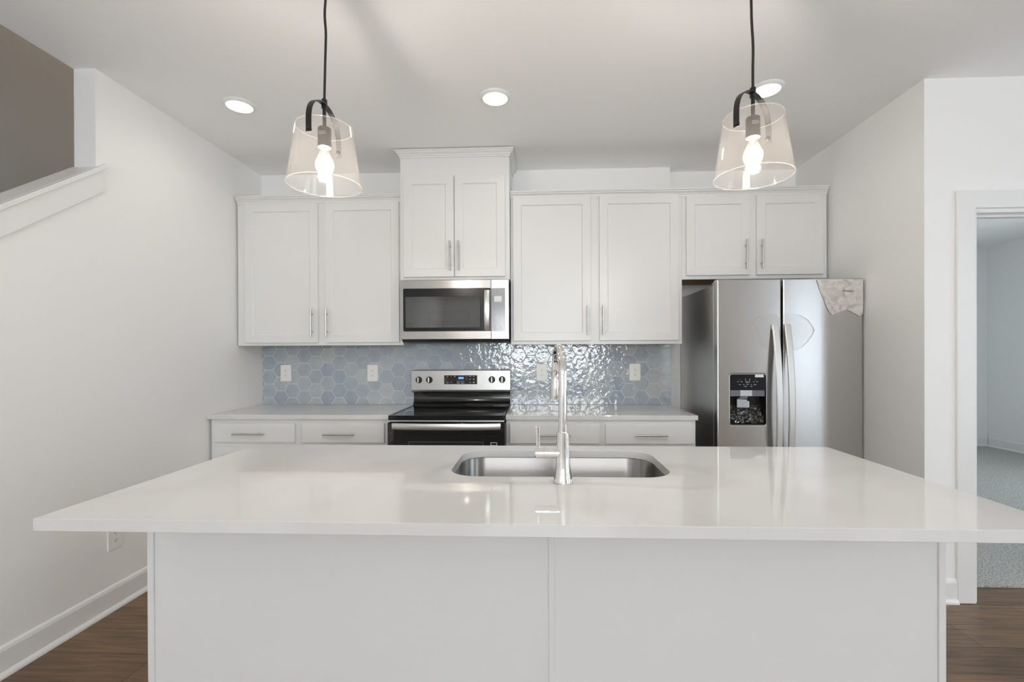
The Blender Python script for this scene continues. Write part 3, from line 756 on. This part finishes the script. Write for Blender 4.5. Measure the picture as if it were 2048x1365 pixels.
fl = film('protective_film', [(1.746, 1.766), (1.757, 1.725), (1.768, 1.691), (1.79, 1.64), (1.806, 1.593), (1.825, 1.56), (1.84, 1.547), (1.86, 1.556), (1.897, 1.572), (1.93, 1.579), (1.958, 1.577), (1.985, 1.555), (2.003, 1.538), (2.014, 1.549), (2.0245, 1.553), (2.0245, 1.766), (1.9, 1.768)], FY-.0012, wrap_film, rd, .004, 4, 5)
text('film_lettering', 'Whirlpool', .02, (1.935, FY-.0095, 1.694), mark_grey, rd, .068)
for par, loop, cl in ((ld, [(1.493, 1.555), (1.445, 1.56), (1.384, 1.533), (1.36, 1.505), (1.353, 1.48), (1.357, 1.45), (1.366, 1.426), (1.39, 1.385), (1.427, 1.341), (1.5, 1.331), (1.529, 1.331), (1.529, 1.525), (1.515, 1.545)], 0),
                      (rd, [(1.545, 1.557), (1.6, 1.555), (1.637, 1.549), (1.69, 1.52), (1.715, 1.486), (1.732, 1.451), (1.722, 1.425), (1.69, 1.38), (1.654, 1.344), (1.611, 1.322), (1.545, 1.327)], 0)):
    bm = B(); prism(bm, loop, 'Y', FY-.0008, FY-.0003); pf = obj('clear_film_patch', bm, clear_film if par is rd else thin_glass('clear_film_faint', (.99, .99, .99), .03, .1, 1.3, 1), par)
    edge = loop[1:9] if par is ld else loop[2:9]
    bm = B(); tube(bm, [(x, FY-.0012, z) for x, z in edge], [.0008+.0016*math.sin(PI*i/(len(edge)-1)) for i in range(len(edge))], 8); obj('film_edge', bm, wrap_film, pf, smooth=True)

# ------------------------------------------------------------------ island
PX0, PX1, PY0, PY1 = -1.217, 1.189, 1.407, 2.01
t = thing('island_cabinet', 'long white kitchen island base with plain back panels in the foreground', 'cabinet', (0, 1.71, 0))
bm = B(); box(bm, PX0+.004, PX1-.004, PY0+.006, PY0+.024, 0, .882)
box(bm, PX0+.004, PX0+.022, PY0+.024, PY1, 0, .882); box(bm, PX1-.022, PX1-.004, PY0+.024, PY1, 0, .882)
box(bm, PX0+.022, PX1-.022, PY1-.09, PY1-.07, 0, .1); box(bm, PX0+.022, PX1-.022, PY0+.024, PY1-.02, .1, .118); box(bm, PX0+.022, PX1-.022, PY1-.02, PY1, .1, .882)
obj('body', bm, island_paint, t, .001)
for a, b, nm in ((PX0, PX0+.021, 'corner_moulding'), (.034, .054, 'seam_batten'), (PX1-.021, PX1, 'corner_moulding')):
    bm = B()
    prism(bm, [(a, PY0+.0055), (a, PY0+.002), (a+.002, PY0), (b-.002, PY0), (b, PY0+.002), (b, PY0+.0055)], 'Z', 0, .8825)
    obj(nm, bm, island_paint, t)
for i in range(4):
    a = PX0+.03+i*.588
    d = shaker(a, a+.57, .14, .70, PY1+.0005, t); 
    for v in d.data.vertices: v.co.y = 2*(PY1+.0102-1.71)-v.co.y
    d.data.flip_normals()
IX0, IX1, IY0, IY1 = -1.250, 1.237, 1.105, 2.042
SK = (-.297, .455, 1.533, 1.948, .10)
bm = B(); holed(bm, rrect(IX0, IX1, IY0, IY1, .004, 2), [rrect(*SK[:4], SK[4], 12)], 'Z', .883, CT)
o = obj('island_countertop', bm, quartz, bevel=.0025, smooth=True); tag(o, 'large white quartz island worktop with the sink cut-out', 'countertop')
# undermount sink
t = thing('kitchen_sink', 'stainless undermount sink set in the island worktop', 'sink', (.079, 1.74, .7))
bm = B(); L = lambda d, z, r=SK[4]: [(x, y, z) for x, y in rrect(SK[0]-d, SK[1]+d, SK[2]-d, SK[3]+d, max(.02, r+d), 12)]
loft(bm, [L(.018, .8825), L(.006, .8825), L(.004, .879), L(.002, .70), L(-.004, .685), L(-.02, .675), L(-.05, .672)], True, False)
me_loop = L(-.05, .672); f_ = [bm.verts.new(p) for p in me_loop]; bm.faces.new(f_); bmesh.ops.remove_doubles(bm, verts=bm.verts, dist=1e-5)
o = obj('basin', bm, steel_sink, t, smooth=True); sm = o.modifiers.new('gauge', 'SOLIDIFY'); sm.thickness = .0012; sm.offset = 0
bm = B(); lathe(bm, [(.001, .0), (.03, 0), (.044, .003), (.045, .001)], (.079, 1.76, .6735), 32); obj('drain', bm, chrome, t, smooth=True)

# faucet
FX, FYc = .083, 1.474
t = thing('faucet', 'chrome pull-down gooseneck faucet standing behind the sink on the island', 'faucet', (FX, FYc, CT))
bm = B(); lathe(bm, [(.0305, 0), (.0305, .003), (.0285, .012), (.0255, .03), (.0225, .055), (.0205, .085), (.0195, .12), (.019, .1555), (.0165, .158)], (FX, FYc, CT+.0005), 40); body = obj('body', bm, chrome, t, smooth=True)
bm = B(); pts = [(FX, FYc, 1.066), (FX, FYc, 1.15), (FX, FYc, 1.237)]
R_ = .098; sl = -.075
for k in range(1, 25):
    a = PI*k/24; d = R_-R_*math.cos(a); pts.append((FX+sl*d, FYc+d, 1.237+R_*math.sin(a)))
pts.append((FX+sl*2*R_, FYc+2*R_, 1.225))
tube(bm, pts, .0138, 20); obj('spout', bm, chrome, t, smooth=True)
hx, hy = FX+sl*2*R_, FYc+2*R_
bm = B(); lathe(bm, [(.0145, 0), (.0155, -.002), (.0165, -.03), (.0185, -.078), (.018, -.081), (.012, -.082)], (hx, hy, 1.2345), 28); obj('spray_head', bm, chrome, t, smooth=True)
bm = B(); lathe(bm, [(.014, -.088), (.0165, -.086), (.0165, -.06), (.0158, -.0595), (.0158, -.058), (.0165, -.0575), (.0165, 0)], (FX, FYc, 1.004), 28, 'X'); vl = obj('valve', bm, chrome, t, smooth=True)
bm = B(); tube(bm, [(FX-.078, FYc, 1.015), (FX-.078, FYc, 1.05), (FX-.079, FYc-.001, 1.086), (FX-.079, FYc-.001, 1.088)], [.0065, .0068, .0076, .0055], 14); obj('lever', bm, chrome, vl, smooth=True)

# ------------------------------------------------------------------ pendants
def pendant(label, x, y, ang, wob):
    """glass shade hung from a strap; everything below the ceiling canopy is one thing"""
    t = thing('pendant_lamp', label, 'lamp', (x, y, C), 'glass pendants over the island')
    bm = B(); lathe(bm, [(.062, -.0005), (.062, -.018), (.055, -.024), (.01, -.025)], (x, y, C), 32); obj('canopy', bm, black_metal, t, smooth=True)
    bm = B(); zs = [2.195, 2.27, 2.34, 2.40, 2.44, 2.50, 2.56, 2.64, 2.726]
    # smooth the cord with a few in-between points
    P = [Vector((x+dx, y, z)) for dx, z in zip(wob, zs)]; Q = []
    for i in range(len(P)-1):
        p0, p1, p2, p3 = P[max(i-1, 0)], P[i], P[i+1], P[min(i+2, len(P)-1)]
        for k in range(4):
            s = k/4; Q.append(.5*((2*p1)+(p2-p0)*s+(2*p0-5*p1+4*p2-p3)*s*s+(3*p1-p0-3*p2+p3)*s**3))
    Q.append(P[-1]); tube(bm, Q, .0043, 10); obj('cord', bm, cord_black, t, smooth=True)
    bm = B(); lathe(bm, [(.006, 0), (.0098, .001), (.0098, .03), (.007, .034)], (x, y, 2.172), 20); obj('ferrule', bm, black_metal, t, smooth=True)
    bm = B(); lathe(bm, [(.0062, 0), (.0062, .068)], (x, y, 2.104), 16); obj('stem', bm, black_metal, t, smooth=True)
    bm = B(); lathe(bm, [(.0195, 0), (.0222, .001), (.0226, .018), (.0222, .019), (.0222, .066), (.020, .069), (.006, .07)], (x, y, 2.036), 32); so = obj('socket', bm, socket_black, t, smooth=True)
    bm = B()
    for row, (zz, n) in enumerate(((2.084, 9), (2.0795, 11), (2.075, 8))):
        for k in range(n):
            a = -PI/2-.55+k*.115+.02*((k*7+row*3) % 3); r_ = .0223
            vs = [bm.verts.new((x+r_*math.cos(q), y+r_*math.sin(q), z_)) for q, z_ in ((a, zz), (a+.08, zz), (a+.08, zz+.0018), (a, zz+.0018))]; bm.faces.new(vs)
    obj('rating_print', bm, M('rating_print', (.6, .57, .53), .5), so)
    # bulb
    bm = B(); lathe(bm, [(.0125, 0), (.0135, -.008), (.017, -.02), (.025, -.036), (.0305, -.05), (.0318, -.06), (.030, -.072), (.0245, -.083), (.0155, -.0905), (.006, -.0935), (.001, -.094)], (x, y, 2.036), 32); bu = obj('bulb', bm, bulb_glass, t, smooth='all')
    bm = B()
    for k in range(4):
        a = PI/5+k*PI/2
        tube(bm, [(x+.008*math.cos(a), y+.008*math.sin(a), 2.008), (x+.015*math.cos(a), y+.015*math.sin(a), 1.958)], .0011, 8)
    tube(bm, [(x, y, 2.035), (x, y, 2.006)], .003, 10)
    obj('filament', bm, filament, bu)
    # glass shade, open top and bottom, with a rounded rim
    bm = B(); lathe(bm, [(.1215, 1.905), (.1228, 1.9042), (.1238, 1.905), (.0940, 2.104), (.0932, 2.1048), (.0922, 2.104), (.1215, 1.905)], (x, y, 0), 72, 'Z', False); bmesh.ops.remove_doubles(bm, verts=bm.verts, dist=1e-6)
    obj('glass_shade', bm, shade_glass, t, smooth=True)
    for rr, zz, q in ((.1227, 1.9052, .0017), (.0932, 2.1042, .0014)):
        bm = B(); lathe(bm, [(rr+q*math.cos(k*PI/4), zz+q*math.sin(k*PI/4)) for k in range(9)], (x, y, 0), 72, 'Z', False)
        bmesh.ops.remove_doubles(bm, verts=bm.verts, dist=1e-6); obj('shade_rim', bm, rim_glass, t, smooth='all')
    # strap
    ca, sa = math.cos(ang), math.sin(ang); bm = B(); rings = []; hw = .0095
    for k in range(33):
        a = PI*k/32; d = -.1035*math.cos(a); d = math.copysign(abs(d)**1.0, d); z = 2.085+.101*math.sin(a)**.85 if 0 < k < 32 else 2.085
        nrm = Vector((d/.1035, 0, math.sin(a)+.001)).normalized()
        rings.append([(x+ca*(d+q*nrm.x)-sa*w_, y+sa*(d+q*nrm.x)+ca*w_, z+q*nrm.z) for q, w_ in ((-.0012, -hw), (-.0012, hw), (.0012, hw), (.0012, -hw))])
    def leg(s): return [[(x+ca*(s*.1035+q*s)-sa*w_, y+sa*(s*.1035+q*s)+ca*w_, z) for q, w_ in ((-.0012, -hw), (-.0012, hw), (.0012, hw), (.0012, -hw))] for z in (2.045, 2.048, 2.085)]
    loft(bm, rings); loft(bm, leg(-1)); loft(bm, leg(1))
    st = obj('strap', bm, black_metal, t, smooth=True)
    for s in (-1, 1):
        bm = B(); c0 = Vector((x+ca*s*.104, y+sa*s*.104, 2.057)); dv = Vector((ca*s, sa*s, 0))
        tube(bm, [c0-dv*.012, c0-dv*.011, c0-dv*.008], [.004, .0065, .0065], 12); tube(bm, [c0-dv*.008, c0+dv*.001], .0025, 8); tube(bm, [c0+dv*.001, c0+dv*.003, c0+dv*.0045], [.0062, .0062, .004], 12)
        obj('bolt', bm, black_metal, st, smooth=True)
    l = bpy.data.lights.new('bulb_light', 'POINT'); l.energy = 3.5; l.color = (1, .945, .885); l.shadow_soft_size = .021
    lo = bpy.data.objects.new('bulb_light', l); COL.objects.link(lo); lo.parent = t; lo.location = (0, 0, 1.98-C)
    return t


pendant('clear glass pendant lamp over the left end of the island', -.733, 1.6, math.radians(87), (0, .002, .004, .006, .0065, .003, .007, .012, .012))
pendant('clear glass pendant lamp over the right end of the island', .7285, 1.6, math.radians(38), (0, 0, .001, -.002, -.004, -.005, -.008, -.01, -.01))


# ------------------------------------------------------------------ recessed ceiling lights
def downlight(x, y, label):
    t = thing('ceiling_light', label, 'ceiling light', (x, y, C), 'round ceiling downlights')
    bm = B(); lathe(bm, [(.087, -.0003), (.086, -.003), (.079, -.008), (.072, -.014), (.068, -.015), (.067, -.012), (.067, -.0003)], (x, y, C), 48, 'Z', False); obj('trim_ring', bm, trim_paint, t, smooth=True)
    bm = B(); lathe(bm, [(.0665, -.002), (.0665, -.0125), (.060, -.0135), (.001, -.014)], (x, y, C), 40); obj('lens', bm, led, t, smooth=True)
    l = bpy.data.lights.new('downlight_beam', 'AREA'); l.shape = 'DISK'; l.size = .125; l.energy = .2; l.color = (1, .93, .83); l.spread = math.radians(150)
    lo = bpy.data.objects.new('downlight_beam', l); COL.objects.link(lo); lo.parent = t; lo.location = (0, 0, -.016)


downlight(-1.693, 2.615, 'round recessed ceiling light nearest the left wall')
downlight(-.2225, 2.605, 'round recessed ceiling light in the middle, above the faucet')
downlight(1.255, 2.595, 'round recessed ceiling light behind the right pendant lamp')
for o in COL.objects:
    if '_o' in o: del o['_o']
